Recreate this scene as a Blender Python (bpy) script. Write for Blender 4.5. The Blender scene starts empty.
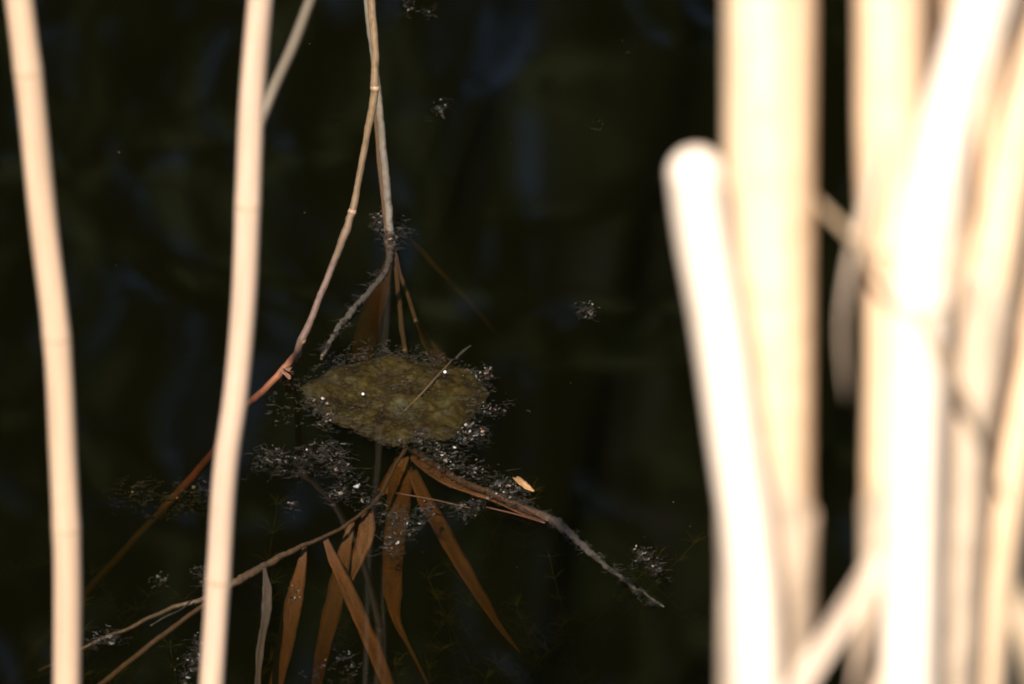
import bpy, math, random
import numpy as np
from mathutils import Vector, noise

# ------------------------------------------------------------------ camera, sky, sun, exposure
sc = bpy.context.scene
col = sc.collection
R = math.radians
PITCH, DIST, FOC, SENS = R(28.0), 4.4, 200.0, 22.5
CAMZ = DIST * math.sin(PITCH)
FPX = 1024.0 * FOC / SENS
cd = bpy.data.cameras.new('camera')
cam = bpy.data.objects.new('camera', cd); col.objects.link(cam)
cam.location = (0, 0, CAMZ); cam.rotation_euler = (R(90) - PITCH, 0, 0)
cd.lens = FOC; cd.sensor_width = SENS; cd.sensor_fit = 'HORIZONTAL'
cd.clip_start = 0.05; cd.clip_end = 2000
cd.dof.use_dof = True; cd.dof.focus_distance = DIST - 0.06
cd.dof.aperture_fstop = 18.0; cd.dof.aperture_blades = 0
sc.camera = cam

SUN_AZ, SUN_EL = R(12), R(44)          # behind the camera and to its left
to_sun = Vector((-math.sin(SUN_AZ) * math.cos(SUN_EL), -math.cos(SUN_AZ) * math.cos(SUN_EL), math.sin(SUN_EL)))
w = bpy.data.worlds.new('World'); sc.world = w; w.use_nodes = True
nt = w.node_tree; nt.nodes.clear()
sky = nt.nodes.new('ShaderNodeTexSky'); sky.sky_type = 'NISHITA'; sky.sun_disc = False
sky.sun_elevation = SUN_EL; sky.sun_rotation = math.pi + SUN_AZ
bg = nt.nodes.new('ShaderNodeBackground'); bg.inputs['Strength'].default_value = 0.05
wo = nt.nodes.new('ShaderNodeOutputWorld')
nt.links.new(sky.outputs[0], bg.inputs['Color']); nt.links.new(bg.outputs[0], wo.inputs['Surface'])
sl = bpy.data.lights.new('sun', 'SUN'); sl.energy = 4.6; sl.angle = R(0.53); sl.color = (1.0, 0.90, 0.80)
so = bpy.data.objects.new('sun', sl); col.objects.link(so)
so.rotation_euler = to_sun.to_track_quat('Z', 'Y').to_euler(); so.location = (-3, -6, 8)

sc.view_settings.view_transform = 'Standard'; sc.view_settings.look = 'None'
sc.view_settings.gamma = 1.0; sc.view_settings.use_curve_mapping = False
sc.view_settings.exposure = 1.3
sc.render.engine = 'CYCLES'
cy = sc.cycles
cy.use_denoising = True; cy.max_bounces = 8; cy.transparent_max_bounces = 16
cy.caustics_reflective = False; cy.caustics_refractive = False
cy.sample_clamp_indirect = 4.0; cy.filter_width = 1.9

# ------------------------------------------------------------------ helpers
CP, SP = math.cos(PITCH), math.sin(PITCH)
CO = Vector((0, 0, CAMZ))
def ray(x, y):
    u, v = (x - 512.0) / FPX, (342.0 - y) / FPX
    return Vector((u, CP + v * SP, -SP + v * CP))
def P(x, y, z=0.0):                    # the place on the level z that is seen there
    d = ray(x, y); return CO + d * ((z - CAMZ) / d.z)
def V(x, y, Y):                        # the place at ground distance Y that is seen there
    d = ray(x, y); return CO + d * (Y / d.y)
PX = DIST / FPX                        # metres per pixel in the focus plane

def tag(o, label=None, cat=None, group=None, kind=None):
    if label: o['label'] = label
    if cat: o['category'] = cat
    if group: o['group'] = group
    if kind: o['kind'] = kind
    return o
def empty(name, loc=(0, 0, 0)):
    o = bpy.data.objects.new(name, None); col.objects.link(o); o.location = loc
    o.empty_display_size = 0.02
    return o
def mesh_obj(name, verts, faces, mat, parent=None, uvs=None, smooth=True):
    """verts are world positions; a parent Empty is never rotated or scaled"""
    me = bpy.data.meshes.new(name)
    off = parent_loc(parent)
    me.from_pydata([tuple(Vector(v) - off) for v in verts], [], faces)
    if uvs is not None:
        ul = me.uv_layers.new(name='UVMap')
        li = np.empty(len(me.loops), dtype=np.int32); me.loops.foreach_get('vertex_index', li)
        ul.data.foreach_set('uv', np.asarray(uvs, dtype=np.float32)[li].ravel())
    me.polygons.foreach_set('use_smooth', [smooth] * len(me.polygons))
    mats = mat if isinstance(mat, (list, tuple)) else [mat]
    for m in mats: me.materials.append(m)
    me.update()
    o = bpy.data.objects.new(name, me); col.objects.link(o)
    if parent: o.parent = parent
    return o
def parent_loc(p):
    v = Vector((0, 0, 0))
    while p is not None:
        v = v + Vector(p.location); p = p.parent
    return v

def crom(pts, n=8, extra=None):
    """Catmull-Rom through the points; extra values are carried along"""
    pts = [Vector(p) for p in pts]
    ext = extra if extra is not None else [0.0] * len(pts)
    out, eo = [], []
    for i in range(len(pts) - 1):
        p1, p2 = pts[i], pts[i + 1]
        p0 = pts[i - 1] if i else p1 * 2 - p2
        p3 = pts[i + 2] if i + 2 < len(pts) else p2 * 2 - p1
        a, b_, c = max((p1 - p0).length, 1e-7), max((p2 - p1).length, 1e-7), max((p3 - p2).length, 1e-7)
        m1 = ((p1 - p0) * (b_ / a) + (p2 - p1) * (a / b_)) * (b_ / (a + b_))
        m2 = ((p2 - p1) * (c / b_) + (p3 - p2) * (b_ / c)) * (b_ / (b_ + c))
        for k in range(n):
            t = k / n
            out.append(p1 * (2 * t ** 3 - 3 * t * t + 1) + m1 * (t ** 3 - 2 * t * t + t) + p2 * (3 * t * t - 2 * t ** 3) + m2 * (t ** 3 - t * t))
            eo.append(ext[i] * (1 - t) + ext[i + 1] * t)
    out.append(pts[-1]); eo.append(ext[-1])
    return out, eo

def tube_data(path, rad, seg=12, cap=0.0, twist=0.0):
    """swept tube with closed ends; uv = (turn, metres along)"""
    verts, faces, uvs = [], [], []
    n = len(path); L = 0.0
    up = Vector((0, 1, 0.3)).normalized()
    for i in range(n):
        a, b = path[max(i - 1, 0)], path[min(i + 1, n - 1)]
        t = (b - a).normalized()
        s = t.cross(up)
        if s.length < 1e-4: s = t.cross(Vector((1, 0, 0)))
        s.normalize(); q = s.cross(t).normalized(); up = q
        if i: L += (path[i] - path[i - 1]).length
        for k in range(seg):
            an = 2 * math.pi * k / seg
            verts.append(path[i] + (s * math.cos(an) + q * math.sin(an)) * rad[i])
            uvs.append((abs(2 * k / seg - 1), L))
    for i in range(n - 1):
        for k in range(seg):
            k2 = (k + 1) % seg
            faces.append((i * seg + k, i * seg + k2, (i + 1) * seg + k2, (i + 1) * seg + k))
    for end, i in ((0, 0), (1, n - 1)):
        t = (path[i] - path[i - 1 if end else 1]).normalized()
        verts.append(path[i] + t * cap * rad[i]); uvs.append((0.5, 0.0 if not end else L))
        c = len(verts) - 1
        for k in range(seg):
            k2 = (k + 1) % seg
            faces.append((c, i * seg + k, i * seg + k2) if end else (c, i * seg + k2, i * seg + k))
    return verts, faces, uvs

def tube(name, pts, rad, mat, parent=None, seg=12, n=8, wob=0.0, seed=0, cap=0.0, rag=0.0):
    path, r = crom(pts, n, rad)
    if wob:
        for i, p in enumerate(path):
            f = noise.noise_vector(Vector((seed * 7.3, i * 0.23, 1.7)))
            path[i] = p + f * wob
            r[i] *= 1 + 0.12 * noise.noise(Vector((seed + 3.1, i * 0.4, 0)))
    if rag:
        path, r = crom(path, 3, r)
    v, f, u = tube_data(path, r, seg, cap)
    if rag:
        n_ = len(path)
        for i in range(n_):
            for k in range(seg):
                p = v[i * seg + k]; q = p * 420
                v[i * seg + k] = path[i] + (p - path[i]) * (1 + rag * (noise.fractal(q, .8, 2.0, 3)))
    return mesh_obj(name, v, f, mat, parent, u)

def ribbon(name, pts, wid, mat, parent=None, side=None, n=8, thick=0.0004, fold=0.12, wave=0.0, seed=0, twist=None):
    """thin leaf with a folded midrib, real thickness; side = the direction across it"""
    ext = list(range(len(pts)))
    path, w_ = crom(pts, n, wid)
    tw = crom(pts, n, twist)[1] if twist else [0.0] * len(path)
    verts, faces, uvs = [], [], []
    L = 0.0; N = len(path)
    for i in range(N):
        t = (path[min(i + 1, N - 1)] - path[max(i - 1, 0)]).normalized()
        up = side if side is not None else Vector((0, 0, 1))
        s = t.cross(up).normalized(); nrm = s.cross(t).normalized()
        if tw[i]:
            c_, s_ = math.cos(tw[i]), math.sin(tw[i]); s, nrm = s * c_ + nrm * s_, nrm * c_ - s * s_
        if i: L += (path[i] - path[i - 1]).length
        h = w_[i] * 0.5 * (1 + min(wave, .5) * .5 * noise.noise(Vector((i * .33, seed * 5.1, 2.2))))
        wv = [wave * h * noise.noise(Vector((i * 0.19, k * 2.3, seed * 3.7))) for k in range(5)]
        for k in range(5):
            f = (k - 2) / 2.0
            p = path[i] + s * (h * f) + nrm * (abs(f) * h * fold * 2 - h * fold + wv[k])
            verts.append(p); uvs.append((k / 4.0, L))
        for k in range(5):
            f = (k - 2) / 2.0
            p = path[i] + s * (h * f * 0.94) + nrm * (abs(f) * h * fold * 2 - h * fold + wv[k] - thick)
            verts.append(p); uvs.append((k / 4.0, L))
    for i in range(N - 1):
        a, b = i * 10, (i + 1) * 10
        for k in range(4):
            faces.append((a + k, a + k + 1, b + k + 1, b + k))
            faces.append((a + 5 + k + 1, a + 5 + k, b + 5 + k, b + 5 + k + 1))
        faces.append((a + 5, a, b, b + 5)); faces.append((a + 4, a + 9, b + 9, b + 4))
    faces.append((0, 5, 6, 7, 8, 9, 4, 3, 2, 1)); e = (N - 1) * 10
    faces.append((e, e + 1, e + 2, e + 3, e + 4, e + 9, e + 8, e + 7, e + 6, e + 5))
    return mesh_obj(name, verts, faces, mat, parent, uvs)

# ------------------------------------------------------------------ materials
def new_mat(name):
    m = bpy.data.materials.new(name); m.use_nodes = True
    t = m.node_tree; b = t.nodes['Principled BSDF']
    return m, t, b
def nd(t, typ, **kw):
    n = t.nodes.new(typ)
    for k, v in kw.items(): setattr(n, k, v)
    return n
def ramp(t, stops, src=None, interp='LINEAR'):
    r = nd(t, 'ShaderNodeValToRGB'); cr = r.color_ramp; cr.interpolation = interp
    while len(cr.elements) > 1: cr.elements.remove(cr.elements[-1])
    cr.elements[0].position = stops[0][0]; cr.elements[0].color = (*stops[0][1], 1)
    for p, c in stops[1:]:
        e = cr.elements.new(p); e.color = (*c, 1)
    if src is not None: t.links.new(src, r.inputs[0])
    return r
def mixc(t, mode, fac, a, b):
    m = nd(t, 'ShaderNodeMix', data_type='RGBA', blend_type=mode)
    if isinstance(fac, (int, float)): m.inputs[0].default_value = fac
    else: t.links.new(fac, m.inputs[0])
    for s, i in ((a, 6), (b, 7)):
        if isinstance(s, tuple): m.inputs[i].default_value = (*s, 1)
        else: t.links.new(s, m.inputs[i])
    return m.outputs[2]
def uvnoise(t, su, sv, detail=4, rough=0.6, scale=1.0):
    tc = nd(t, 'ShaderNodeTexCoord'); mp = nd(t, 'ShaderNodeMapping')
    mp.inputs['Scale'].default_value = (su, sv, 1)
    t.links.new(tc.outputs['UV'], mp.inputs['Vector'])
    n = nd(t, 'ShaderNodeTexNoise'); n.inputs['Scale'].default_value = scale
    n.inputs['Detail'].default_value = detail; n.inputs['Roughness'].default_value = rough
    t.links.new(mp.outputs[0], n.inputs['Vector'])
    return n, tc
def bump(t, b, h, strength, dist):
    bp = nd(t, 'ShaderNodeBump'); bp.inputs['Strength'].default_value = strength; bp.inputs['Distance'].default_value = dist
    t.links.new(h, bp.inputs['Height']); t.links.new(bp.outputs[0], b.inputs['Normal'])
    return bp

def mat_stem(name, stops, length, streak=0.35, rough=0.55, blot=0.0, blotcol=(0.05, 0.03, 0.02), spec=0.4):
    """reed stem: colours along its length, lengthwise fibre streaks, blotches of rot"""
    m, t, b = new_mat(name)
    n1, tc = uvnoise(t, 9, 16, 5, 0.6)
    sx = nd(t, 'ShaderNodeSeparateXYZ'); t.links.new(tc.outputs['UV'], sx.inputs[0])
    dv = nd(t, 'ShaderNodeMath', operation='DIVIDE'); t.links.new(sx.outputs['Y'], dv.inputs[0]); dv.inputs[1].default_value = length
    base = ramp(t, stops, dv.outputs[0]).outputs[0]
    st = ramp(t, [(0.3, (1 - streak,) * 3), (0.65, (1 + streak * 0.4,) * 3)], n1.outputs[0]).outputs[0]
    c = mixc(t, 'MULTIPLY', 1.0, base, st)
    n2, _ = uvnoise(t, 3, 150, 5, 0.65)
    if blot:
        f = ramp(t, [(0.5, (0, 0, 0)), (0.68, (blot,) * 3)], n2.outputs[0]).outputs[0]
        c = mixc(t, 'MIX', f, c, blotcol)
    t.links.new(c, b.inputs['Base Color'])
    b.inputs['Roughness'].default_value = rough; b.inputs['Specular IOR Level'].default_value = spec
    bump(t, b, n1.outputs[0], 0.25, 0.0006)
    return m

def mat_leaf(name, c1, c2, spot=0.6, rough=0.6, trans=0.0, spotcol=(0.035, 0.015, 0.006)):
    m, t, b = new_mat(name)
    n1, tc = uvnoise(t, 16, 5, 4, 0.55)
    c = ramp(t, [(0.32, c1), (0.68, c2)], n1.outputs[0]).outputs[0]
    n2, _ = uvnoise(t, 7, 650, 3, 0.6)
    f = ramp(t, [(0.52, (0, 0, 0)), (0.62, (spot,) * 3)], n2.outputs[0]).outputs[0]
    c = mixc(t, 'MIX', f, c, spotcol)
    n3, _ = uvnoise(t, 1.3, 40, 3, 0.6)
    f3 = ramp(t, [(0.3, (0.45,) * 3), (0.7, (1.15,) * 3)], n3.outputs[0]).outputs[0]
    c = mixc(t, 'MULTIPLY', 1.0, c, f3)
    t.links.new(c, b.inputs['Base Color'])
    b.inputs['Roughness'].default_value = rough
    bump(t, b, n1.outputs[0], 0.4, 0.0004)
    if trans:
        tr = nd(t, 'ShaderNodeBsdfTranslucent'); t.links.new(c, tr.inputs[0])
        mx = nd(t, 'ShaderNodeMixShader'); mx.inputs[0].default_value = trans
        t.links.new(b.outputs[0], mx.inputs[1]); t.links.new(tr.outputs[0], mx.inputs[2])
        t.links.new(mx.outputs[0], t.nodes['Material Output'].inputs['Surface'])
    return m

def mat_bits(name, cols, scale=900.0, rough=0.45, spec=0.5):
    m, t, b = new_mat(name)
    tc = nd(t, 'ShaderNodeTexCoord')
    n = nd(t, 'ShaderNodeTexNoise'); n.inputs['Scale'].default_value = scale; n.inputs['Detail'].default_value = 3
    t.links.new(tc.outputs['Object'], n.inputs['Vector'])
    k = len(cols)
    c = ramp(t, [(0.28 + 0.44 * i / max(k - 1, 1), cc) for i, cc in enumerate(cols)], n.outputs[0]).outputs[0]
    t.links.new(c, b.inputs['Base Color'])
    b.inputs['Roughness'].default_value = rough; b.inputs['Specular IOR Level'].default_value = spec
    return m

# --- water: clear surface over brown, light-swallowing pond water
def mat_water():
    m, t, b = new_mat('pond_water'); t.nodes.remove(b)
    out = t.nodes['Material Output']
    geo = nd(t, 'ShaderNodeNewGeometry')
    tc = nd(t, 'ShaderNodeTexCoord')
    n1 = nd(t, 'ShaderNodeTexNoise'); n1.inputs['Scale'].default_value = 4.0; n1.inputs['Detail'].default_value = 1
    n2 = nd(t, 'ShaderNodeTexNoise'); n2.inputs['Scale'].default_value = 60.0; n2.inputs['Detail'].default_value = 2
    t.links.new(tc.outputs['Object'], n1.inputs['Vector']); t.links.new(tc.outputs['Object'], n2.inputs['Vector'])
    ad = nd(t, 'ShaderNodeMath', operation='MULTIPLY_ADD'); t.links.new(n2.outputs[0], ad.inputs[0]); ad.inputs[1].default_value = 0.004
    t.links.new(n1.outputs[0], ad.inputs[2])
    bp = nd(t, 'ShaderNodeBump'); bp.inputs['Strength'].default_value = 1.0; bp.inputs['Distance'].default_value = 0.0011
    t.links.new(ad.outputs[0], bp.inputs['Height'])
    ior = nd(t, 'ShaderNodeMix', data_type='FLOAT'); t.links.new(geo.outputs['Backfacing'], ior.inputs[0])
    ior.inputs[2].default_value = 1.33; ior.inputs[3].default_value = 1 / 1.33
    fr = nd(t, 'ShaderNodeFresnel'); t.links.new(ior.outputs[0], fr.inputs['IOR']); t.links.new(bp.outputs[0], fr.inputs['Normal'])
    tr = nd(t, 'ShaderNodeBsdfTransparent')
    gl = nd(t, 'ShaderNodeBsdfGlossy'); gl.inputs['Roughness'].default_value = 0.03
    t.links.new(bp.outputs[0], gl.inputs['Normal'])
    mx = nd(t, 'ShaderNodeMixShader'); t.links.new(fr.outputs[0], mx.inputs[0])
    t.links.new(tr.outputs[0], mx.inputs[1]); t.links.new(gl.outputs[0], mx.inputs[2])
    t.links.new(mx.outputs[0], out.inputs['Surface'])
    va = nd(t, 'ShaderNodeVolumeAbsorption'); va.inputs['Color'].default_value = (0.45, 0.36, 0.0, 1); va.inputs['Density'].default_value = 27.0
    vs = nd(t, 'ShaderNodeVolumeScatter'); vs.inputs['Color'].default_value = (0.85, 1.0, 0.45, 1); vs.inputs['Density'].default_value = 0.15
    av = nd(t, 'ShaderNodeAddShader'); t.links.new(va.outputs[0], av.inputs[0]); t.links.new(vs.outputs[0], av.inputs[1])
    t.links.new(av.outputs[0], out.inputs['Volume'])
    return m

def mat_ground():
    m, t, b = new_mat('pond_mud')
    tc = nd(t, 'ShaderNodeTexCoord'); n = nd(t, 'ShaderNodeTexNoise'); n.inputs['Scale'].default_value = 3.0; n.inputs['Detail'].default_value = 8
    t.links.new(tc.outputs['Object'], n.inputs['Vector'])
    c = ramp(t, [(0.35, (0.05, 0.038, 0.022)), (0.55, (0.085, 0.07, 0.04)), (0.7, (0.06, 0.075, 0.03))], n.outputs[0]).outputs[0]
    t.links.new(c, b.inputs['Base Color']); b.inputs['Roughness'].default_value = 0.9
    bump(t, b, n.outputs[0], 0.5, 0.05)
    return m

M = {}
M['water'] = mat_water(); M['mud'] = mat_ground()
M['cane'] = mat_stem('dry_cane', [(0, (0.47, 0.34, 0.245)), (0.5, (0.48, 0.345, 0.25)), (1, (0.46, 0.33, 0.235))], 3.2, 0.26, 0.6, 0.25, (0.38, 0.26, 0.16))
M['cane_warm'] = mat_stem('warm_dry_cane', [(0, (0.46, 0.325, 0.215)), (0.5, (0.46, 0.32, 0.215)), (1, (0.47, 0.335, 0.23))], 3.2, 0.26, 0.6, 0.25, (0.38, 0.26, 0.16))
M['bleached'] = mat_stem('bleached_cane', [(0, (0.80, 0.67, 0.54)), (1, (0.82, 0.69, 0.56))], 3.0, 0.26, 0.6, 0.4, (0.55, 0.42, 0.27))
M['straw'] = mat_stem('straw_cane', [(0, (0.78, 0.56, 0.36)), (1, (0.80, 0.58, 0.38))], 3.0, 0.36, 0.6, 0.5, (0.48, 0.32, 0.17))
M['sheath'] = mat_leaf('torn_sheath', (0.46, 0.33, 0.215), (0.60, 0.45, 0.31), .35, .6, 0, (0.30, 0.19, 0.10))
M['sheath_pale'] = mat_leaf('bleached_sheath', (0.66, 0.50, 0.35), (0.80, 0.64, 0.48), .3, .6, 0, (0.5, 0.34, 0.19))
M['ring'] = mat_bits('node_scar', [(0.30, 0.21, 0.13), (0.42, 0.31, 0.2)], 300)
M['blade'] = mat_leaf('dry_blade', (0.42, 0.31, 0.19), (0.58, 0.45, 0.30), 0.2, 0.55, 0.25, (0.25, 0.15, 0.08))
M['blade_pale'] = mat_leaf('pale_blade', (0.58, 0.46, 0.35), (0.72, 0.58, 0.45), 0.2, 0.55, 0.15, (0.3, 0.2, 0.12))
M['sunk_leaf'] = mat_leaf('sunken_leaf', (0.068, 0.022, 0.004), (0.124, 0.046, 0.009), 0.9, 0.65)
M['tan_leaf'] = mat_leaf('tan_leaf', (0.0245, 0.0161, 0.0084), (0.0595, 0.0420, 0.0231), 0.6, 0.6)
M['fibre'] = mat_bits('wet_fibre', [(0.0065, 0.0052, 0.0033), (0.0143, 0.0111, 0.0065), (0.0260, 0.0221, 0.0156)], 260, 0.5, 0.3)
M['fibre_pale'] = mat_bits('pale_fibre', [(0.02, 0.018, 0.014), (0.06, 0.054, 0.045), (0.15, 0.14, 0.12)], 320, 0.4, 0.5)  # pale tone paints glints onto the wet litter
M['fibre_fringe'] = mat_bits('fringe_fibre', [(0.0120, 0.0097, 0.0053), (0.0300, 0.0255, 0.0165), (0.0600, 0.0540, 0.0390)], 260, 0.5, 0.3)
M['fibre_olive'] = mat_bits('olive_fibre', [(0.014, 0.011, 0.004), (0.03, 0.024, 0.009), (0.05, 0.044, 0.025)], 260, 0.4, 0.5)
M['flake_pale'] = mat_bits('pale_flake', [(0.03, 0.02, 0.012), (0.08, 0.062, 0.045), (0.26, 0.23, 0.19)], 700, 0.4)
M['flake_rust'] = mat_bits('rust_flake', [(0.05, 0.02, 0.01), (0.15, 0.07, 0.04), (0.22, 0.15, 0.10)], 700, 0.4)
M['crumb'] = mat_bits('wet_crumb', [(0.0048, 0.0042, 0.0030), (0.0120, 0.0102, 0.0072), (0.0300, 0.0258, 0.0204)], 500, 0.4, 0.35)
M['glint_white'] = mat_bits('glint_white', [(0.8, 0.8, 0.78), (0.82, 0.82, 0.8)], 10, 0.2)  # white colour stands in for the sun's glint on the bubbles

# ------------------------------------------------------------------ the setting: ground with a basin, water, far bank
def ground_z(x, y):
    # basin from about y = 0.9 to y = 11, sloping banks; rises gently behind both shores
    near = (y - 0.9) / 1.6; far = (11.3 - y) / 1.5
    sx_ = (9 - abs(x)) / 2.0
    d = max(0.0, min(1.0, min(near, far, sx_) * 0.5 + 0.3))
    s = d * d * (3 - 2 * d)
    return 0.34 * (1 - s) - 0.75 * s + 0.04 * noise.noise(Vector((x * 0.9, y * 0.9, 0)))
def axis(near, n, far):
    a = list(np.linspace(-near, near, n))
    ext = [near * (far / near) ** (k / 8) for k in range(1, 9)]
    return [-e for e in reversed(ext)] + a + ext
gx, gy = axis(10, 61, 600), [v + 6 for v in axis(8, 61, 600)]
gv = [(x, y, ground_z(x, y)) for y in gy for x in gx]; W = len(gx)
gf = [(j * W + i, j * W + i + 1, (j + 1) * W + i + 1, (j + 1) * W + i) for j in range(len(gy) - 1) for i in range(W - 1)]
tag(mesh_obj('ground', gv, gf, M['mud']), 'dark muddy ground and pond bed under the water', 'ground', kind='structure')
x0, x1, y0, y1, zb = -9.6, 9.6, 0.4, 11.8, -1.1
bv = [(x0, y0, zb), (x1, y0, zb), (x1, y1, zb), (x0, y1, zb), (x0, y0, 0), (x1, y0, 0), (x1, y1, 0), (x0, y1, 0)]
bf = [(3, 2, 1, 0), (4, 5, 6, 7), (0, 1, 5, 4), (1, 2, 6, 5), (2, 3, 7, 6), (3, 0, 4, 7)]
tag(mesh_obj('water', bv, bf, M['water'], smooth=False), 'still black pond water with faint blue reflections', 'water', kind='structure')

# thicket on the far bank, which the water mirrors as darkness with a few gaps of sky
rng = np.random.default_rng(11)
def thicket():
    V_, F_ = [], []
    rnd = random.Random(5)
    trunks = []
    for i in range(15):
        x = -7 + i + rnd.uniform(-.4, .4); y = rnd.uniform(12.6, 16.5); h = rnd.uniform(8.5, 12)
        pts = [Vector((x + rnd.uniform(-.3, .3) * k, y + rnd.uniform(-.2, .2) * k, 0.2 + h * k / 4)) for k in range(5)]
        trunks.append(pts)
        pth, rr = crom(pts, 4, [.13, .11, .08, .05, .015])
        v, f, _ = tube_data(pth, rr, 7); o = len(V_)
        V_ += v; F_ += [tuple(a + o for a in q) for q in f]
        for b in range(14):
            k = rnd.uniform(.15, .95); p = pth[int(k * (len(pth) - 1))]
            a = rnd.uniform(0, 6.28); Lb = rnd.uniform(.8, 1.9) * (1.1 - .5 * k)
            e = p + Vector((math.cos(a) * Lb, math.sin(a) * Lb, Lb * .5))
            pb, rb = crom([p, p.lerp(e, .5) + Vector((0, 0, .1)), e], 3, [.03, .018, .006])
            v, f, _ = tube_data(pb, rb, 5); o = len(V_)
            V_ += v; F_ += [tuple(a_ + o for a_ in q) for q in f]
    nb = len(F_)
    # leaf clumps, each a scatter of leaf-sized faces
    C = np.stack([rng.uniform(-7.5, 7.5, 2000), rng.uniform(12.2, 17.2, 2000), rng.uniform(0.3, 11.0, 2000)], 1)
    C = C[(C[:, 2] > 5.0) | (rng.random(len(C)) < .62)]      # thinner towards the foot of the trees
    cnt = 95
    c = np.repeat(C, cnt, 0) + rng.normal(0, 1, (len(C) * cnt, 3)) * np.array([.38, .38, .33])
    n = len(c)
    d = rng.normal(0, 1, (n, 3)); d /= np.linalg.norm(d, axis=1)[:, None]
    e = np.cross(d, rng.normal(0, 1, (n, 3))); e /= np.linalg.norm(e, axis=1)[:, None]
    L = rng.uniform(.055, .10, n)[:, None]; Wd = L * rng.uniform(.3, .45, n)[:, None]
    q = np.stack([c - d * L, c + e * Wd - d * L * .1, c + d * L, c - e * Wd - d * L * .1], 1).reshape(-1, 3)
    o = len(V_)
    V_ = [tuple(v) for v in V_] + [tuple(v) for v in q]
    F_ += [(o + 4 * i, o + 4 * i + 1, o + 4 * i + 2, o + 4 * i + 3) for i in range(n)]
    bark = mat_bits('bark', [(0.018, 0.016, 0.013), (0.035, 0.031, 0.026)], 6, 0.9)
    leaf = mat_bits('bank_leaf', [(0.03, 0.042, 0.012), (0.04, 0.055, 0.017), (0.05, 0.06, 0.02)], 2.0, 0.8, 0.2)
    me = bpy.data.meshes.new('far_bank_thicket'); me.from_pydata(V_, [], F_)
    me.materials.append(bark); me.materials.append(leaf)
    me.polygons.foreach_set('material_index', [0] * nb + [1] * n)
    ob = bpy.data.objects.new('far_bank_thicket', me); col.objects.link(ob)
    tag(ob, 'dark leafy thicket on the far bank, mirrored in the water', 'thicket', kind='stuff')
thicket()

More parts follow.
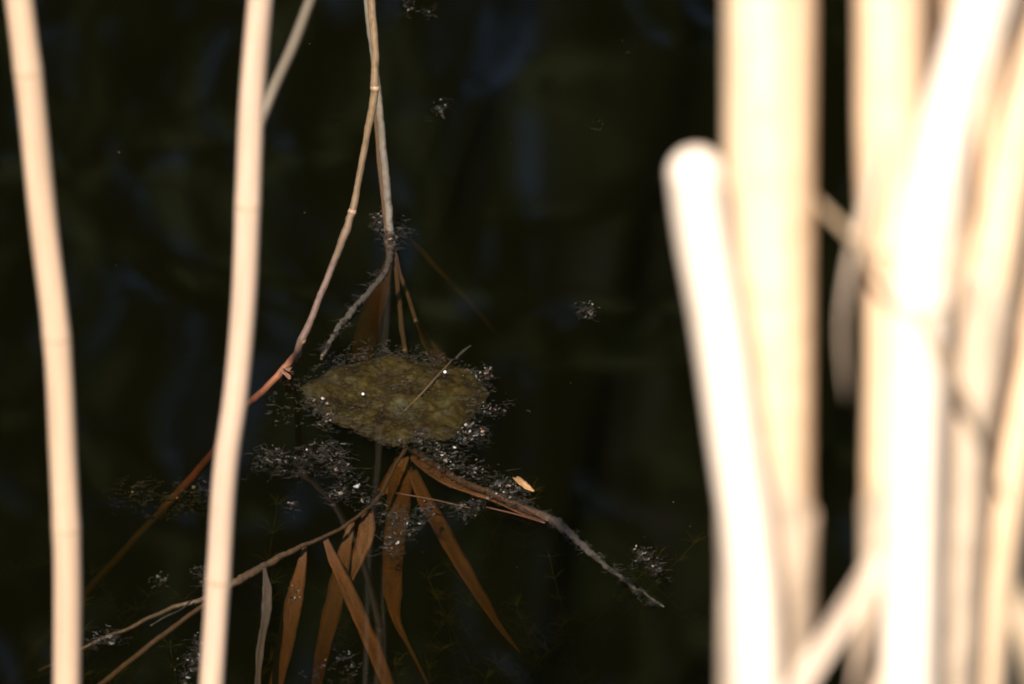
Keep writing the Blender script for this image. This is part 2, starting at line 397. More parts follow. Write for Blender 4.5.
# ------------------------------------------------------------------ foreground canes
def cane(name, pts_px, width_px, Y, mat, label, group, nodes=(), sheaths=(), top=None, bottom=-0.25, high=2.6, seed=0, cat='reed', taper=1.0):
    """cane standing at ground distance Y through the given picture points; it goes on down into the mud and up out of view"""
    pts = [V(x, y, Y) for x, y in pts_px]
    mpp = Y / CP / FPX * 0.93
    r = width_px * 0.5 * mpp
    d0 = (pts[-1] - pts[-2]).normalized()
    low = []
    k = (bottom - pts[-1].z) / min(d0.z, -0.2)
    low = [pts[-1] + d0 * (k * 0.5), pts[-1] + d0 * k + Vector((0, 0.02, 0))]
    hi = []
    if top is None:
        u0 = (pts[0] - pts[1]).normalized(); k = (high - pts[0].z) / max(u0.z, 0.2)
        hi = [pts[0] + u0 * k, pts[0] + u0 * (k * 0.5)]
    allp = hi + pts + low
    root = empty(name, allp[-1]); tag(root, label, cat, group)
    path, _ = crom(allp, 14)
    # resample evenly, put a node every so often and where the photo shows one
    zs = sorted([V(512, yy, Y).z for yy in nodes], reverse=True)
    rnd = random.Random(seed)
    z = (zs[-1] if zs else 1.0) - 0.24
    while z > 0.03: zs.append(z); z -= rnd.uniform(.17, .26)
    z = (zs[0] if zs else 1.0) + 0.25
    while top is None and z < high - .1: zs.append(z); z += rnd.uniform(.22, .32)
    rad = []
    for i, p in enumerate(path):
        bulge = sum(math.exp(-((p.z - q) / 0.006) ** 2) for q in zs) * 0.10
        rr = r * (1 + bulge) * (1 + 0.04 * noise.noise(Vector((p.z * 6, seed, 0))))
        hfrac = (p.z - pts[0].z) / 1.6
        rad.append(rr * (1 - 0.2 * max(0, hfrac)))
    # finer steps near the nodes
    p2, r2 = [], []
    for i in range(len(path) - 1):
        a, b = path[i], path[i + 1]
        m = max(2, int((b - a).length / 0.008))
        for j in range(m):
            q = a.lerp(b, j / m); p2.append(q)
            bul = sum(math.exp(-((q.z - s) / 0.006) ** 2) for s in zs) * 0.035
            hfrac = (q.z - pts[0].z) / 1.6
            r2.append(r * (1 + bul) * (1 + 0.05 * noise.noise(Vector((q.z * 7, seed, 0)))) * (1 - 0.2 * max(0, hfrac)))
    p2.append(path[-1]); r2.append(rad[-1])
    if top == 'round':
        n_ = 6; d = (p2[0] - p2[1]).normalized(); add = []
        for j in range(n_, 0, -1):
            a = j / n_ * math.pi / 2 * 0.96
            add.append((p2[0] + d * math.sin(a) * r * 0.9, r * math.cos(a)))
        p2 = [a[0] for a in add] + p2; r2 = [a[1] for a in add] + r2
    v, f, u = tube_data(p2, r2, 20)
    mesh_obj('stem', v, f, mat, root, u)
    for ya, yb, ph in sheaths:              # torn leaf sheath wrapped round the cane
        za, zb = V(512, ya, Y).z, V(512, yb, Y).z
        ii = [i for i in range(len(p2)) if zb <= p2[i].z <= za]
        n_ = len(ii)
        pp = [p2[i] for i in ii]
        rr = [r2[i] * (1.0 + .10 * min(1, (k + .2) / 2) * min(1, (n_ - 1 - k) / 3)) for k, i in enumerate(ii)]
        v, f, u = tube_data(pp, rr, 20)
        for k in range(n_):
            fade = max(0, 1 - k / 10)
            for a in range(20):
                v[k * 20 + a] = v[k * 20 + a] + Vector((0, 0, fade * r * (1.6 * math.cos(6.283 * a / 20 + ph) + .5 * noise.noise(Vector((a * .8, ph, 1))))))
        mesh_obj('sheath', v, f, M['sheath' if Y > 2 else 'sheath_pale'], root, u)
    for s in zs:
        i = min(range(len(p2)), key=lambda k: abs(p2[k].z - s))
        if i < 2 or i > len(p2) - 3: continue
        t = (p2[i + 1] - p2[i - 1]).normalized(); h = 0.0012
        v, f, u = tube_data([p2[i] - t * h, p2[i] - t * h * .4, p2[i] + t * h * .4, p2[i] + t * h], [r2[i] * .97, r2[i] * 1.012, r2[i] * 1.012, r2[i] * .97], 20)
        mesh_obj('node_ring', v, f, M['ring'], root, u)
    return root

GF = 'blurred canes standing in front of the pond'
Y1, Y2 = 2.72, 2.80
cane('cane', [(18, -10), (28, 70), (44, 228), (57, 340), (63, 456), (67, 550), (67, 694)], 30, Y1, M['cane_warm'],
     'leftmost pale tan cane, running the full height at the left edge', GF, (70, 338, 528), (), seed=1)
cane('cane', [(261, -10), (252, 100), (248, 200), (244, 300), (235, 400), (227, 456), (219, 570), (211, 694)], 26.5, Y2, M['cane'],
     'slender pale cane, second from the left, passing in front of the brown stalk', GF, (205, 578), (), seed=2)
YR = 1.76
c_stub = cane('cane', [(696, 172), (703, 230), (718, 315), (737, 450), (752, 560), (759, 700)], 56, 1.760, M['bleached'],
     'broken bleached cane with a rounded stub top, right of centre', GF, (), top='round', seed=3)
c_big = cane('cane', [(770, -12), (769, 200), (768, 400), (768, 560), (766, 700)], 94, YR + .02, M['straw'],
     'thickest upright cane, just behind the broken rounded stub', GF, (520,), ((455, 900, 2.8),), seed=4)
c_r3 = cane('cane', [(890, -12), (891, 150), (899, 340), (896, 480), (897, 560), (884, 700)], 72, YR + .03, M['straw'],
     'upright cane at the left side of the right hand bunch', GF, (240,), ((468, 900, .6),), seed=5)
cane('cane', [(990, -12), (947, 130), (925, 260), (917, 400), (912, 550), (908, 700)], 62, 1.745, M['bleached'],
     'white leaning cane in front of the right hand bunch', GF, (300,), (), seed=6)
cane('cane', [(1042, -12), (1016, 130), (986, 300), (962, 450), (945, 700)], 54, 1.765, M['straw'],
     'leaning straw cane right behind the white leaning one', GF, (330,), ((290, 900, 2.0),), seed=7)
c_end = cane('cane', [(1085, 60), (1046, 300), (1013, 450), (992, 560), (976, 700)], 54, 1.785, M['straw'],
     'rightmost leaning cane, cut off by the right edge of the picture', GF, (), seed=8)

c_r5 = cane('cane', [(938, -12), (938, 200), (938, 400), (940, 700)], 74, 1.83, M['straw'],
     'upright cane mostly hidden behind the middle of the right hand bunch', GF, (), seed=9)
cane('cane', [(1000, -12), (1003, 200), (1006, 400), (985, 700)], 66, 1.84, M['straw'],
     'upright cane seen between the two leaning straw canes', GF, (), seed=10)

# thin stalk behind the second cane; its shade is put into the grey colour
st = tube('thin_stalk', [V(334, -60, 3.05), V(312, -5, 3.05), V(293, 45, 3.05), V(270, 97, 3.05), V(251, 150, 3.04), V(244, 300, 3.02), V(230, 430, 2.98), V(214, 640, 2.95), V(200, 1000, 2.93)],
          [.0018, .0019, .0021, .0021, .002, .002, .0022, .0024, .0026], mat_stem('shaded_stalk', [(0, (0.13, 0.105, 0.075)), (1, (0.11, 0.085, 0.06))], 1.5, 0.3), None, 10, 8)
tag(st, 'thin stalk, coloured as in shade, slanting behind the top of the second cane', 'reed')

def toward_cam(): return Vector((0, -CP, SP))
b = ribbon('leaf', [V(785, 162, 1.80), V(818, 202, 1.785), V(855, 240, 1.765), V(900, 292, 1.745), V(935, 345, 1.733), V(965, 400, 1.737), V(985, 445, 1.745)],
           [.0007, .0014, .0018, .0022, .0024, .002, .0005], M['blade'], c_big, toward_cam(), fold=.3)
b = ribbon('leaf', [V(884, 110, 1.785), V(873, 180, 1.775), V(854, 245, 1.77), V(843, 305, 1.77), V(842, 350, 1.775), V(846, 402, 1.78)],
           [.0024, .0018, .0015, .0013, .0011, .0002], M['blade_pale'], c_r3, toward_cam(), fold=.3)
b = ribbon('leaf', [V(905, 515, 1.755), V(880, 560, 1.765), V(840, 622, 1.75), V(797, 690, 1.735), V(740, 800, 1.70), V(700, 960, 1.66)],
           [.004, .005, .0052, .0052, .005, .004], M['blade_pale'], c_r3, toward_cam(), fold=.35)
b['label'] = 'pale pinkish leaf slanting down left across the dark gap'
b = ribbon('leaf', [V(985, 545, 1.79), V(1008, 580, 1.79), V(1022, 620, 1.785), V(1040, 690, 1.78), V(1060, 800, 1.77), V(1070, 1000, 1.77)],
           [.003, .005, .0055, .0055, .005, .004], M['blade'], c_end, toward_cam(), fold=.35)

# ------------------------------------------------------------------ the stalks in focus
# stalk A: stands over the water, bends left and goes under at about pixel (280, 372)
A_px = [(368, -60, 3.88), (371, 0, 3.88), (375, 55, 3.87), (375, 88, 3.865), (365, 145, 3.86), (352, 212, 3.85), (347, 228, 3.845), (331, 268, 3.84), (317, 305, 3.83), (302, 340, 3.82)]
ptsA = [V(x, y, Y) for x, y, Y in A_px]
ptsA += [P(287, 366, 0.004), P(268, 386, -0.004), P(245, 406, -0.014), P(215, 449, -0.027), P(183, 487, -0.034), P(150, 522, -0.046), P(85, 594, -0.062), P(30, 655, -0.085), P(-20, 720, -0.11)]
top = ptsA[0]; ptsA = [top + Vector((-.02, .05, .9)), top + Vector((-.012, .02, .4))] + ptsA
rA = [.0016, .0019] + [.0021] * 3 + [.0023, .0018, .0019, .0023, .0019, .0018, .0021] + [.0020, .0019, .0018, .0019, .0022, .0021, .0022, .0022, .0022]
LA = sum((ptsA[i + 1] - ptsA[i]).length for i in range(len(ptsA) - 1))
def fr(px_i): return sum((ptsA[i + 1] - ptsA[i]).length for i in range(px_i)) / LA
sA = empty('reed_stalk', P(280, 372, 0)); tag(sA, 'bent tan reed stalk turning red where it slides under the water', 'reed stalk', 'reed stalks rising from the pond')
tube('stem', ptsA, [q * .87 for q in rA], mat_stem('bent_stalk', [(0, (0.143, 0.095, 0.048)), (fr(5), (0.143, 0.093, 0.045)), (fr(7), (0.119, 0.076, 0.040)), (fr(9), (0.095, 0.060, 0.042)), (fr(11), (0.091, 0.052, 0.037)),
     (fr(12), (0.131, 0.052, 0.024)), (fr(13), (0.182, 0.060, 0.020)), (fr(14), (0.10, 0.026, 0.009)), (fr(15), (0.06, 0.014, 0.005)), (fr(16), (0.15, 0.036, 0.010)), (fr(17), (0.055, 0.032, 0.010)), (1, (0.065, 0.047, 0.014))], LA, .4, .7, .75, (0.024, 0.012, 0.008)), sA, 12, 10, 0.0006, 1, rag=.10)
for (x, y, Y, r_) in ((375, 88, 3.865, .0021), (352, 212, 3.85, .0019), (302, 340, 3.82, .0018)):
    c0 = V(x, y, Y); d = Vector((-.25, 0, -1)).normalized() * .001
    v, f, u = tube_data([c0 - d * 1.5, c0 - d * .5, c0 + d * .5, c0 + d * 1.5], [r_ * .9, r_ * 1.1, r_ * 1.1, r_ * .9], 10)
    mesh_obj('node_ring', v, f, mat_bits('stalk_node', [(.12, .07, .04), (.3, .2, .12)], 500), sA, u)
# torn bract at the waterline
ribbon('bract', [P(284, 368, .004), P(290, 370, .006), P(293, 374, .003)], [.002, .004, .001], M['flake_rust'], sA, fold=.3)
ribbon('bract', [P(282, 371, .003), P(288, 376, .001), P(290, 379, 0)], [.002, .003, .001], M['flake_rust'], sA, fold=.3)

# stalk B: pale stem; stalk C: brown stem beside it; both meet the water at (389, 232)
def stand(name, pxs, rads, m, label, base):
    pts = [V(x, y, Y) for x, y, Y in pxs]
    pts = [pts[0] + Vector((-.03, .02, .8)), pts[0] + Vector((-.01, .01, .35))] + pts + base
    root = empty(name, base[0]); tag(root, label, 'reed stalk', 'reed stalks rising from the pond')
    tube('stem', pts, [rads[0] * .8, rads[0]] + rads + [rads[-1]] * len(base), m, root, 12, 8, 0.0005, len(label), rag=.12)
    return root
pale = mat_stem('pale_stalk', [(0, (0.211, 0.174, 0.127)), (.72, (0.221, 0.184, 0.137)), (.8, (0.211, 0.184, 0.153)), (.9, (0.190, 0.163, 0.132)), (.96, (0.105, 0.079, 0.053)), (1, (0.063, 0.043, 0.021))], 1.25, .35, .4, .4, (0.074, 0.048, 0.026))
brown = mat_stem('brown_stalk', [(0, (0.127, 0.079, 0.043)), (.8, (0.105, 0.063, 0.034)), (.95, (0.089, 0.050, 0.024)), (1, (0.063, 0.031, 0.010))], 1.25, .4, .5, .5, (0.031, 0.019, 0.010))
YB = P(389, 234, 0).y
sB = stand('reed_stalk', [(363, -40, YB - .05), (366, 0, YB - .045), (373, 50, YB - .035), (379, 100, YB - .025), (383.5, 150, YB - .015), (387.5, 195, YB - .006), (389, 218, YB - .002)],
           [.0013, .0014, .0015, .0016, .0018, .0019, .0018], pale, 'pale grey straight stalk crossing behind the bent tan one', [P(390, 234, -.001), P(391, 242, -.01)])
sC = stand('reed_stalk', [(376, -40, YB - .02), (374, 0, YB - .02), (374, 60, YB - .018), (375.5, 110, YB - .015), (379, 150, YB - .01), (383.5, 195, YB - .004), (386, 218, YB - .001)],
           [.0011, .0011, .0012, .0013, .0014, .0015, .0014], brown, 'brown stalk hugging the left side of the pale grey stalk', [P(388, 236, -.002), P(390, 246, -.01)])

# ------------------------------------------------------------------ floating litter
def fibres(n, centres, length, rad, zlo, zhi, rnd, curl=0.7, lift=0.2):
    V_, F_ = [], []
    for _ in range(n):
        cx, cy_, sx_, sy_ = centres[rnd.randrange(len(centres))]
        p = P(rnd.gauss(cx, sx_), rnd.gauss(cy_, sy_), 0); p.z = rnd.uniform(zlo, zhi)
        a = rnd.uniform(0, 6.283); L = length * rnd.uniform(.2, 1.15); ns = 9
        r = rad * rnd.uniform(.5, 1.3); da = rnd.gauss(0, curl * .5)
        path = [p]
        for k in range(ns):
            a += rnd.gauss(da, curl)
            p = p + Vector((math.cos(a), math.sin(a), rnd.gauss(0, lift))) * (L / ns)
            p.z = min(max(p.z, zlo - .001), zhi + .003); path.append(p)
        rr = [r * (1 - .6 * k / ns) for k in range(ns + 1)]
        v, f, _ = tube_data(path, rr, 3); o = len(V_)
        V_ += v; F_ += [tuple(q + o for q in ff) for ff in f]
    return V_, F_
def flakes(n, centres, size, zlo, zhi, rnd):
    V_, F_ = [], []
    for _ in range(n):
        cx, cy_, sx_, sy_ = centres[rnd.randrange(len(centres))]
        c = P(rnd.gauss(cx, sx_ * .9), rnd.gauss(cy_, sy_ * .9), 0); c.z = rnd.uniform(zlo, zhi)
        s = size * min(1.3, rnd.lognormvariate(-.6, .5)); k = rnd.choice((4, 5, 6)); a0 = rnd.uniform(0, 6.28)
        ax = Vector((rnd.gauss(0, .5), rnd.gauss(0, .5), 1)).normalized()
        e1 = ax.orthogonal().normalized(); e2 = ax.cross(e1); el = rnd.uniform(.35, 1)
        rot = rnd.uniform(0, 6.28); f1 = e1 * math.cos(rot) + e2 * math.sin(rot); f2 = ax.cross(f1)
        o = len(V_)
        for h in (.25, -.25):
            for q in range(k):
                an = a0 + 6.283 * q / k; rr = s * rnd.uniform(.6, 1.1)
                V_.append(c + f1 * (math.cos(an) * rr) + f2 * (math.sin(an) * rr * el) + ax * (h * s * .35 + .15 * s * math.cos(2 * an)))
        F_.append(tuple(o + q for q in range(k))); F_.append(tuple(o + k + q for q in reversed(range(k))))
        for q in range(k):
            q2 = (q + 1) % k; F_.append((o + q, o + k + q, o + k + q2, o + q2))
    return V_, F_
GC = 'clumps of floating pond litter'
def clump(name, label, centres, nf, length, npale, nrust, seed, rad=.00015, zlo=-.004, zhi=.0025, fm='fibre', fsize=.0011, cat='pond litter', curl=1.0, pale=1.0):
    rnd = random.Random(seed)
    root = empty(name, P(centres[0][0], centres[0][1], 0)); tag(root, label, cat, GC)
    nf = int(nf * .55)
    if nf:
        v, f = fibres(nf, centres, length, rad, zlo, zhi, rnd, curl)
        tag(mesh_obj('fibre_tangle', v, f, M[fm], root), kind='stuff')
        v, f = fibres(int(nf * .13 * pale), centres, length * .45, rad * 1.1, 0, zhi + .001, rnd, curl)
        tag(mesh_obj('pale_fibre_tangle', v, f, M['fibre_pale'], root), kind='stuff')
    v, f = flakes(int(nf * .35), centres, .0017, zlo if zhi < 0 else max(zlo, -.003), zhi - .0010, rnd)
    tag(mesh_obj('dark_litter', v, f, M['crumb'], root, smooth=False), kind='stuff')
    if npale:
        v, f = flakes(int(npale * .7 + .5), centres, fsize, max(zlo, 0), zhi + .001, rnd)
        tag(mesh_obj('pale_litter', v, f, M['flake_pale'], root, smooth=False), kind='stuff')
    if nrust:
        v, f = flakes((nrust + 1) // 2, centres, fsize, 0 if zhi > 0 else zlo, zhi + .001, rnd)
        tag(mesh_obj('rusty_litter', v, f, M['flake_rust'], root, smooth=False), kind='stuff')
    return root

# the mat of algae
MAT_PX = [(298, 383), (311, 371), (328, 361), (352, 355), (378, 351), (398, 350), (420, 354), (446, 357), (468, 364), (482, 372), (489, 383), (487, 395), (478, 404), (470, 416),
          (461, 425), (452, 432), (436, 434), (420, 433), (408, 440), (392, 441), (376, 436), (362, 429), (345, 420), (326, 413), (314, 404), (305, 394)]
def algae_mat():
    cx, cy_ = 393, 396
    ang = sorted([(math.atan2(y - cy_, x - cx), x, y) for x, y in MAT_PX])
    def edge(a):
        for i in range(len(ang)):
            a0, X0, Y0 = ang[i]; a1, X1, Y1_ = ang[(i + 1) % len(ang)]
            if i == len(ang) - 1: a1 += 2 * math.pi
            aa = a if a >= a0 else a + 2 * math.pi
            if a0 <= aa <= a1:
                # crossing of the direction with the segment
                dx, dy = math.cos(a), math.sin(a); ex, ey = X1 - X0, Y1_ - Y0
                den = dx * ey - dy * ex
                return ((X0 - cx) * ey - (Y0 - cy_) * ex) / den
        return 60
    na, nr = 260, 70
    vs, fs = [], []
    c0 = P(cx, cy_, 0)
    def hz(x, y, rr):
        q = Vector((x * 60, y * 60, 0))
        h = .0024 * noise.fractal(q, .9, 2.1, 3) + .0011 * noise.fractal(q * 4, .8, 2.1, 3) + .0004 * noise.noise(q * 22)
        rim = .0016 * math.exp(-((rr - .93) / .05) ** 2)
        return .0002 + h * min(1, (1 - rr) * 5 + .25) + .1 * rim - .0035 * (max(0, rr - .78) / .22) ** 1.3
    for j in range(nr + 1):
        rr = (j / nr) ** .8
        for i in range(na):
            a = -math.pi + 2 * math.pi * i / na
            e = edge(a) * (0.985 + .06 * noise.noise(Vector((math.cos(a) * 6, math.sin(a) * 6, 3))) + .02 * noise.noise(Vector((math.cos(a) * 22, math.sin(a) * 22, 5))))
            p = P(cx + math.cos(a) * e * rr, cy_ + math.sin(a) * e * rr, 0)
            p.z = hz(p.x, p.y, rr); vs.append(p)
    for i in range(na):
        p = vs[nr * na + i].copy(); p = c0 + (p - c0) * .78; p.z = -.009; vs.append(p)
    for j in range(nr + 1):
        for i in range(na):
            i2 = (i + 1) % na
            fs.append((j * na + i, (j + 1) * na + i, (j + 1) * na + i2, j * na + i2))
    fs.append(tuple((nr + 1) * na + i for i in range(na)))
    m, t, b = new_mat('algae_felt')
    tc = nd(t, 'ShaderNodeTexCoord')
    def nz(s, d=6, r_=.65):
        n = nd(t, 'ShaderNodeTexNoise'); n.inputs['Scale'].default_value = s; n.inputs['Detail'].default_value = d; n.inputs['Roughness'].default_value = r_
        t.links.new(tc.outputs['Object'], n.inputs['Vector']); return n.outputs[0]
    c = ramp(t, [(.30, (0.003, 0.0019, 0.0004)), (.42, (0.013, 0.0080, 0.0012)), (.56, (0.023, 0.0160, 0.0022)), (.72, (0.036, 0.031, 0.010))], nz(55)).outputs[0]
    c2 = ramp(t, [(.42, (0.650, 0.620, 0.580)), (.6, (1.15, 1.15, 1.1)), (.72, (2.0, 2.0, 1.9))], nz(300)).outputs[0]
    c = mixc(t, 'MULTIPLY', 1.0, c, c2)
    f = ramp(t, [(.55, (0, 0, 0)), (.72, (0.700, 0.700, 0.700))], nz(26, 3)).outputs[0]
    c = mixc(t, "MIX", f, c, (0.026, 0.024, 0.015))
    t.links.new(c, b.inputs['Base Color']); b.inputs['Roughness'].default_value = .6; b.inputs['Specular IOR Level'].default_value = .10
    bump(t, b, nz(900, 4), .6, .0006)
    root = empty('algae_mat', c0); tag(root, 'oval olive brown mat of algae floating in the middle of the water', 'algae')
    mesh_obj('felt', vs, fs, m, root)
    rnd = random.Random(3)
    # fuzz: hair all over and a fringe round the edge
    cen = [(rnd.gauss(cx, 45), rnd.gauss(cy_, 18), 18, 8) for _ in range(20)]
    v, f = fibres(800, cen, .007, .00011, -.001, .0022, rnd, 1.0, .2)
    keep = tag(mesh_obj('fuzz', v, f, M['fibre_olive'], root), kind='stuff')
    edge_c = []
    for a in np.linspace(-math.pi, math.pi, 90):
        e = edge(a) * .985; edge_c.append((cx + math.cos(a) * e, cy_ + math.sin(a) * e, 3.0, 1.8))
    v, f = fibres(650, edge_c, .006, .00011, -.004, .0015, rnd, 1.0, .2)
    tag(mesh_obj('fringe', v, f, M['fibre_fringe'], root), kind='stuff')
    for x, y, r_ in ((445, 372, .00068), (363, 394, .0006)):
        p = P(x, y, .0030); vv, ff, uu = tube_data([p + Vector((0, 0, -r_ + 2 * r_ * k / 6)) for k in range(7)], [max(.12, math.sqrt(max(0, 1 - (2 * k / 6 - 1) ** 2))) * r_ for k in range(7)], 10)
        mesh_obj('glint_bubble', vv, ff, M['glint_white'], root)  # bead coloured white as a painted sun glint
    return root
algae_mat()
g = ribbon('grass_blade', [P(405, 410, .001), P(420, 395, .0025), P(438, 375, .0035), P(452, 360, .004)], [.0003, .0007, .0006, .0003], mat_leaf('gold_blade', (.06, .038, .014), (.12, .08, .032), .3), None, fold=.2)
tag(g, 'thin dead grass blade lying across the algae mat', 'grass blade')
g = ribbon('grass_blade', [P(456, 358, .004), P(463, 351, .006), P(471, 345, .008)], [.0010, .0016, .0004], M['fibre'], None, fold=.2)
tag(g, 'short grey blade sticking out at the upper right rim of the algae mat', 'grass blade')

# clumps and scraps
clump('litter_clump', 'grey tangle of litter left below the algae mat', [(270, 458, 10, 6), (300, 462, 14, 7), (325, 452, 10, 6), (340, 468, 8, 5)], 460, .013, 26, 5, 21)
clump('litter_clump', 'glinting litter strip along the lower right rim of the algae mat', [(420, 440, 6, 4), (440, 452, 8, 5), (462, 440, 8, 5), (478, 432, 6, 4)], 300, .010, 40, 10, 22)
clump('litter_clump', 'dark glinting litter heaped on the upper side of the right hand twig', [(450, 462, 10, 5), (475, 472, 10, 5), (500, 484, 8, 5), (510, 492, 7, 4)], 340, .010, 46, 8, 23)
clump('litter_clump', 'fuzzy litter lying over the middle sunken leaf', [(395, 515, 9, 5), (405, 525, 10, 6), (392, 543, 6, 6), (425, 512, 6, 4)], 380, .010, 16, 6, 24, fm='fibre')
clump('litter_clump', 'small pale scrap of litter over the slanting sunken leaf', [(464, 512, 6, 2.5), (478, 505, 5, 2.5)], 130, .009, 10, 1, 25)
clump('litter_clump', 'loose weedy wisp between the grey tangle and the sunken leaves', [(355, 485, 10, 5), (370, 500, 10, 6), (340, 495, 8, 4)], 150, .012, 5, 0, 26)
clump('litter_clump', 'grey scrap floating beside the tip of the right hand twig', [(640, 555, 6, 3), (650, 563, 6, 3), (658, 570, 4, 2)], 120, .010, 14, 3, 27)
clump('litter_clump', 'lone fluffy scrap in the open water right of the algae mat', [(584, 308, 4, 2.2), (590, 314, 4, 2.2)], 60, .009, 9, 4, 28, fsize=.0010)
clump('litter_clump', 'pale scrap at the top edge right of the stalks', [(408, 4, 4, 2), (412, 11, 5, 2), (426, 14, 4, 2)], 40, .008, 11, 6, 29, fsize=.0010)
clump('litter_clump', 'round grey scrap in the open water below the top edge', [(438, 110, 4, 2.5), (444, 106, 4, 2)], 50, .007, 8, 0, 30, fsize=.0009)
clump('litter_clump', 'tiny faint scrap high up in the open water', [(600, 124, 3, 1.2)], 10, .005, 3, 0, 31, fsize=.0007)
clump('litter_clump', 'flat pale scrap floating near the top right of the open water', [(632, 46, 4, 1.0)], 8, .005, 3, 0, 32, fsize=.0007)
clump('litter_clump', 'brown fuzz and litter round the foot of the pale grey stalk', [(379, 219, 4, 4), (400, 230, 5, 5), (391, 240, 4, 6), (385, 228, 5, 5)], 260, .010, 12, 10, 33)
clump('litter_clump', 'glinting litter at the lower left rim of the algae mat', [(318, 408, 6, 3), (330, 414, 5, 3), (324, 422, 4, 2)], 110, .007, 14, 7, 34)
clump('litter_clump', 'small litter at the upper right rim of the algae mat', [(470, 373, 5, 2.5), (480, 378, 5, 3), (487, 373, 4, 2)], 110, .008, 10, 12, 35)
clump('litter_clump', 'line of scraps trailing off right of the algae mat', [(482, 412, 4, 2), (495, 410, 5, 2), (468, 428, 5, 3)], 90, .008, 14, 6, 36)
clump('litter_clump', 'litter caught at the bottom behind the second cane', [(185, 672, 4, 8), (194, 660, 4, 4), (197, 645, 2, 4)], 120, .010, 12, 2, 37)
clump('litter_clump', 'pale wisp on the end of the upper left twig', [(108, 637, 8, 2.5), (98, 640, 6, 2)], 90, .010, 10, 1, 38)
clump('litter_clump', 'narrow yellowish scrap floating between the two left canes', [(160, 578, 5, 1.0)], 24, .008, 4, 0, 39, fm='fibre_olive')
clump('litter_clump', 'grey scrap against the left side of the second cane', [(200, 573, 4, 3), (206, 583, 3, 4)], 70, .008, 8, 0, 40)
clump('litter_clump', 'dull brown fuzz between the two left canes', [(135, 455, 12, 4), (165, 462, 14, 5), (190, 457, 10, 5)], 300, .010, 0, 3, 41, zlo=-.030, zhi=-.014, fm='fibre_olive', pale=0)
clump('litter_clump', 'pale fuzz at the bottom edge over the sunken leaves', [(325, 668, 10, 3), (350, 664, 8, 3), (345, 655, 5, 3)], 90, .009, 3, 0, 42, zlo=-.012, zhi=.001, pale=.4)
clump('litter_clump', 'few small crumbs stuck on the leftmost broad sunken leaf', [(293, 592, 3, 2), (296, 598, 3, 2)], 22, .006, 7, 0, 43)
clump('litter_clump', 'tiny scrap floating below the grey tangle', [(291, 507, 4, 2)], 26, .007, 5, 0, 44)
fl = ribbon('leaf_flake', [P(515, 477, .003), P(521, 482, .004), P(527, 487, .003), P(534, 491, .002)], [.0025, .0042, .0036, .0008],
            mat_leaf('orange_flake', (.26, .12, .03), (.42, .26, .12), .2), None, fold=.2, wave=.3)
tag(fl, 'little orange leaf flake floating above the right hand twig', 'leaf')

# ------------------------------------------------------------------ sunken shoots with their leaves
def sub_leaf(root, pxs, wpx, mat='sunk_leaf', label=None, wave=.25, seed=0, fold=.1):
    pts = [P(x, y, z) for x, y, z in pxs]
    n_ = len(wpx)
    o = ribbon('leaf', pts, [w_ * PX * .92 for w_ in wpx], M[mat], root, fold=fold, wave=wave, seed=seed)
    if label: o['label'] = label
    return o
stemmat = mat_stem('sunken_stem', [(0, (0.0442, 0.0221, 0.0085)), (.3, (0.0501, 0.0289, 0.0119)), (.55, (0.0501, 0.0340, 0.0170)), (1, (0.0340, 0.0255, 0.0136))], .55, .4, .5, .6, (0.0085, 0.0051, 0.0026))
left = empty('sunken_reed', P(300, 548, -.004))
tag(left, 'sunken reed stem running down left with narrow brown leaves hanging from it', 'reed', 'dead reeds lying in the water')
tube('stem', [P(407, 446, -.006), P(392, 472, -.006), P(375, 501, -.005), P(352, 520, -.004), (P(326, 536, -.003)), P(300, 548, -.002), P(272, 561, -.001), P(240, 580, .0), P(206, 598, -.002), P(170, 609, -.004), P(130, 627, -.006), P(85, 647, -.012), P(40, 670, -.03)],
     [.0010, .0009, .0008, .0008, .0008, .0010, .0018, .0019, .0013, .0010, .0009, .0008, .0007], stemmat, left, 12, 8, .0008, 5, rag=.25)
tube('side_stem', [P(236, 583, -.001), P(206, 603, -.003), P(170, 630, -.006), P(130, 661, -.010), P(97, 687, -.014), P(60, 716, -.02)], [.0008, .0010, .0012, .0013, .0013, .0012], stemmat, left, 12, 8, .0006, 6, rag=.15)
sub_leaf(left, [(264, 566, .002), (267, 590, .001), (266, 615, -.001), (261, 645, -.003), (257, 690, -.006)], [3, 9, 10, 7, 6], 'tan_leaf', 'crumpled greyish tan leaf', 1.3, 1, .45)
sub_leaf(left, [(305, 546, -.006), (301, 568, -.012), (294, 600, -.018), (287, 635, -.024), (279, 672, -.030), (270, 712, -.038)], [4, 12, 18.5, 19, 16, 11], seed=2)
sub_leaf(left, [(325, 538, -.005), (334, 560, -.010), (348, 590, -.014), (361, 620, -.018), (376, 655, -.022), (394, 700, -.028)], [6, 12.5, 16, 17, 15.5, 12.5], seed=3)
sub_leaf(left, [(352, 522, -.010), (345, 550, -.018), (338, 585, -.026), (330, 620, -.034), (322, 655, -.042), (314, 700, -.05)], [6, 14, 19, 19, 15, 9], seed=4)
sub_leaf(left, [(368, 511, -.008), (366, 535, -.014), (357, 560, -.022), (345, 590, -.032), (338, 620, -.042)], [11, 19, 15, 11, 4], seed=5)
sub_leaf(left, [(258, 570, -.002), (245, 578, -.003), (228, 588, -.005), (210, 600, -.008)], [6, 11, 11, 5], seed=9)
tube('side_stem', [P(192, 600, .001), P(180, 610, .001), P(165, 617, .001), P(150, 626, -.001)], [.0004, .0004, .0004, .0003], M['fibre'], left, 6, 6)

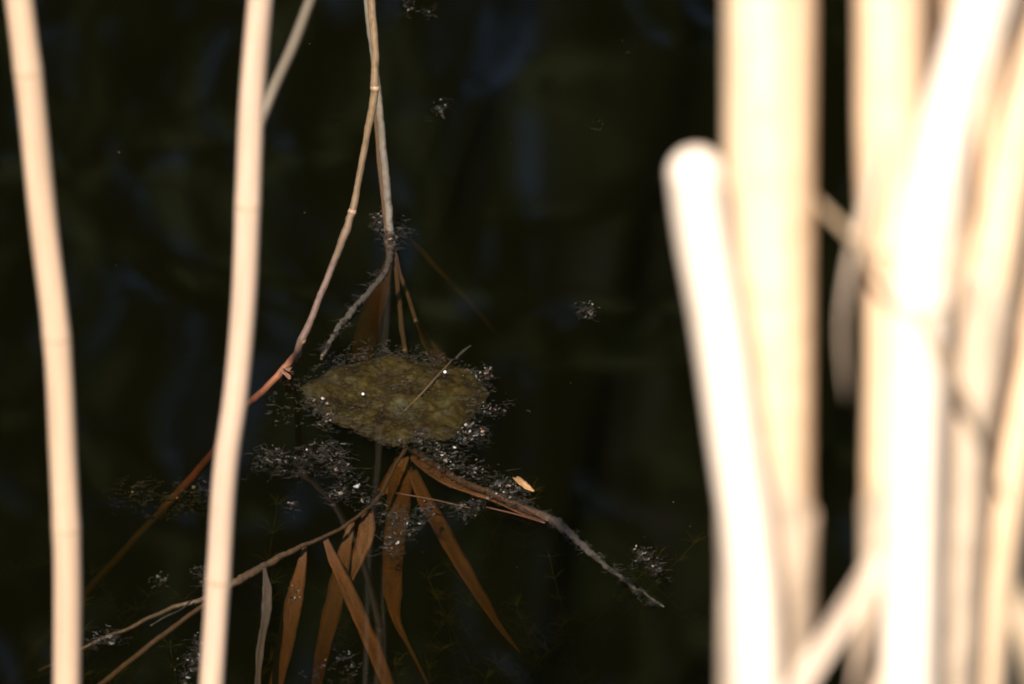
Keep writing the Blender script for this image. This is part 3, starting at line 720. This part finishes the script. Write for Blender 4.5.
right = empty('sunken_reed', P(408, 448, -.004))
tag(right, 'sunken reed whose scum covered twig points down right from the algae mat', 'reed', 'dead reeds lying in the water')
tube('stem', [P(404, 444, -.012), P(430, 462, -.010), P(462, 481, -.006), P(500, 498, -.002), P(530, 511, .0), P(556, 523, .001), P(578, 541, .001), P(602, 563, .0), P(622, 579, -.001), P(642, 593, -.001), P(664, 607, -.002)],
     [.0012, .0014, .0015, .0017, .0019, .0022, .0015, .0012, .0010, .0008, .0005],
     mat_stem('scummy_stem', [(0, (0.0420, 0.0196, 0.0077)), (.35, (0.0420, 0.0231, 0.0119)), (.55, (0.0385, 0.0308, 0.0231)), (.75, (0.0329, 0.0266, 0.0196)), (1, (0.0308, 0.0266, 0.0175))], .27, .4, .35, .6, (0.0119, 0.0091, 0.0063)), right, 12, 8, .001, 8, rag=.55)
sub_leaf(right, [(402, 446, -.016), (425, 466, -.012), (455, 483, -.008), (485, 494, -.006), (520, 510, -.003), (545, 521, -.001)], [4, 15, 20, 18, 13, 3], seed=11, label='broad dark brown leaf along the twig')
sub_leaf(right, [(404, 450, -.020), (401, 480, -.022), (397, 520, -.024), (393, 560, -.026), (393, 595, -.028), (397, 622, -.032), (408, 645, -.038), (420, 668, -.044), (433, 695, -.052)], [16, 26, 24, 22, 19, 9, 4, 3.2, 2.5], seed=12)
sub_leaf(right, [(412, 470, -.018), (425, 500, -.022), (443, 532, -.026), (463, 567, -.032), (483, 600, -.038), (502, 630, -.044), (520, 652, -.05)], [12, 17, 18.5, 17, 13, 7, 2], seed=13)
sub_leaf(right, [(408, 447, -.014), (398, 470, -.022), (386, 494, -.03)], [10, 18, 22], seed=14)
for pts_ in ([(512, 500, .0015), (528, 510, .002), (548, 521, .002)], [(486, 507, .001), (515, 514, .001), (545, 523, .002)], [(396, 493, -.004), (430, 499, -.004), (470, 508, -.003)]):
    tube('needle', [P(*p) for p in pts_], [.0003, .0004, .0003], mat_stem('red_needle', [(0, (0.0540, 0.0192, 0.0072)), (1, (0.0480, 0.0180, 0.0060))], .05, .2), right, 6, 5)
rnd = random.Random(77)
v, f = fibres(420, [(560 + 13 * k, 527 + 11 * k, 3, 1.6) for k in range(8)] + [(510 + 10 * k, 500 + 5 * k, 4, 1.6) for k in range(5)], .006, .00016, .0, .002, rnd)
tag(mesh_obj('scum', v, f, M['fibre'], right), kind='stuff')

# the shoot that runs on under water from the foot of the pale stalk
foot = empty('sunken_reed', P(390, 240, -.002))
tag(foot, 'tangle of dark sunken stems and leaves between the stalk foot and the algae mat', 'reed', 'dead reeds lying in the water')
tube('stem', [P(389, 236, .0), P(390, 252, -.002), P(387, 268, .0), P(372, 288, .001), P(350, 314, .001), P(335, 332, .0), P(325, 350, -.002), P(322, 360, -.006)], [.0019, .0019, .0013, .0013, .0014, .0012, .001, .0008],
     mat_stem('scum_twig', [(0, (0.040, 0.026, 0.017)), (.3, (0.046, 0.037, 0.026)), (.7, (0.059, 0.048, 0.035)), (1, (0.040, 0.030, 0.020))], .16, .4, .4, .6, (0.017, 0.011, 0.007)), foot, 12, 8, .001, 21, rag=.55)
tube('side_stem', [P(393, 246, -.004), P(397, 280, -.008), P(401, 320, -.010), P(405, 352, -.012)], [.0012, .0013, .0013, .0013], stemmat, foot, 8, 6, .0006, 22)
tube('side_stem', [P(394, 250, -.004), P(401, 275, -.008), P(410, 302, -.010), P(416, 322, -.012)], [.0011, .0011, .0011, .0011], stemmat, foot, 8, 6, .0006, 23)
tube('side_stem', [P(404, 236, -.020), P(425, 255, -.036), P(450, 282, -.05), P(474, 308, -.062), P(495, 332, -.072)], [.0012, .0014, .0014, .0013, .001], stemmat, foot, 8, 6, .0006, 24)
sub_leaf(foot, [(388, 262, -.034), (380, 290, -.042), (370, 322, -.048), (362, 360, -.05)], [8, 22, 26, 26], seed=31)
sub_leaf(foot, [(413, 312, -.024), (420, 330, -.034), (430, 346, -.042), (444, 366, -.05)], [6, 18, 24, 26], seed=32)
v, f = fibres(130, [(380 - 9 * k, 276 + 12 * k, 3, 2) for k in range(7)], .007, .00016, .0, .002, rnd)
tag(mesh_obj('scum', v, f, M['fibre'], foot), kind='stuff')

# ------------------------------------------------------------------ pondweed under the surface and dust on it
def pondweed():
    rnd = random.Random(9)
    V_, F_ = [], []
    def add(path, rr, seg=4):
        v, f, _ = tube_data(path, rr, seg); o = len(V_)
        V_.extend(v); F_.extend([tuple(q + o for q in ff) for ff in f])
    spots = [(rnd.uniform(430, 640), rnd.uniform(560, 780)) for _ in range(46)] + [(rnd.uniform(-20, 60), rnd.uniform(560, 800)) for _ in range(24)] + \
            [(rnd.uniform(100, 420), rnd.uniform(600, 760)) for _ in range(16)] + [(rnd.uniform(500, 860), rnd.uniform(160, 560)) for _ in range(16)] + \
            [(rnd.uniform(60, 350), rnd.uniform(80, 420)) for _ in range(12)] + [(rnd.uniform(640, 860), rnd.uniform(560, 760)) for _ in range(8)]
    for j_, (x, y) in enumerate(spots):
        cap_ = -.045 if j_ < 86 else -.085
        h = rnd.uniform(.18, .30); p = P(x, y, cap_ - .02); p.z -= h * 1.1
        pts = [p]
        for k in range(4):
            p = p + Vector((rnd.gauss(0, .025), rnd.gauss(0.0, .03), h / 3.2)); p.z = min(p.z, cap_ - rnd.uniform(0, .03)); pts.append(p)
        path, rr = crom(pts, 6, [.0005, .0005, .0004, .0003, .0002])
        add(path, rr)
        for i in range(3, len(path)):
            for q in range(9):
                a = rnd.uniform(0, 6.28); L = rnd.uniform(.004, .009)
                d = Vector((math.cos(a), math.sin(a), .5)) * L
                add([path[i], path[i] + d * .5 + Vector((0, 0, .001)), path[i] + d], [.00018, .00018, .0001], 3)
    o = mesh_obj('pondweed', V_, F_, mat_bits('weed', [(.05, .07, .012), (.09, .12, .025), (.13, .13, .03)], 30, .7))
    tag(o, 'faint green pondweed growing under the dark water', 'pondweed', kind='stuff')
pondweed()
rnd = random.Random(4)
v, f = flakes(110, [(rnd.uniform(0, 720), rnd.uniform(0, 684), 30, 30) for _ in range(60)], .00026, .0002, .0006, rnd)
tag(mesh_obj('surface_dust', v, f, M['flake_pale'], smooth=False), 'tiny pale specks of dust scattered on the water', 'dust', kind='stuff')
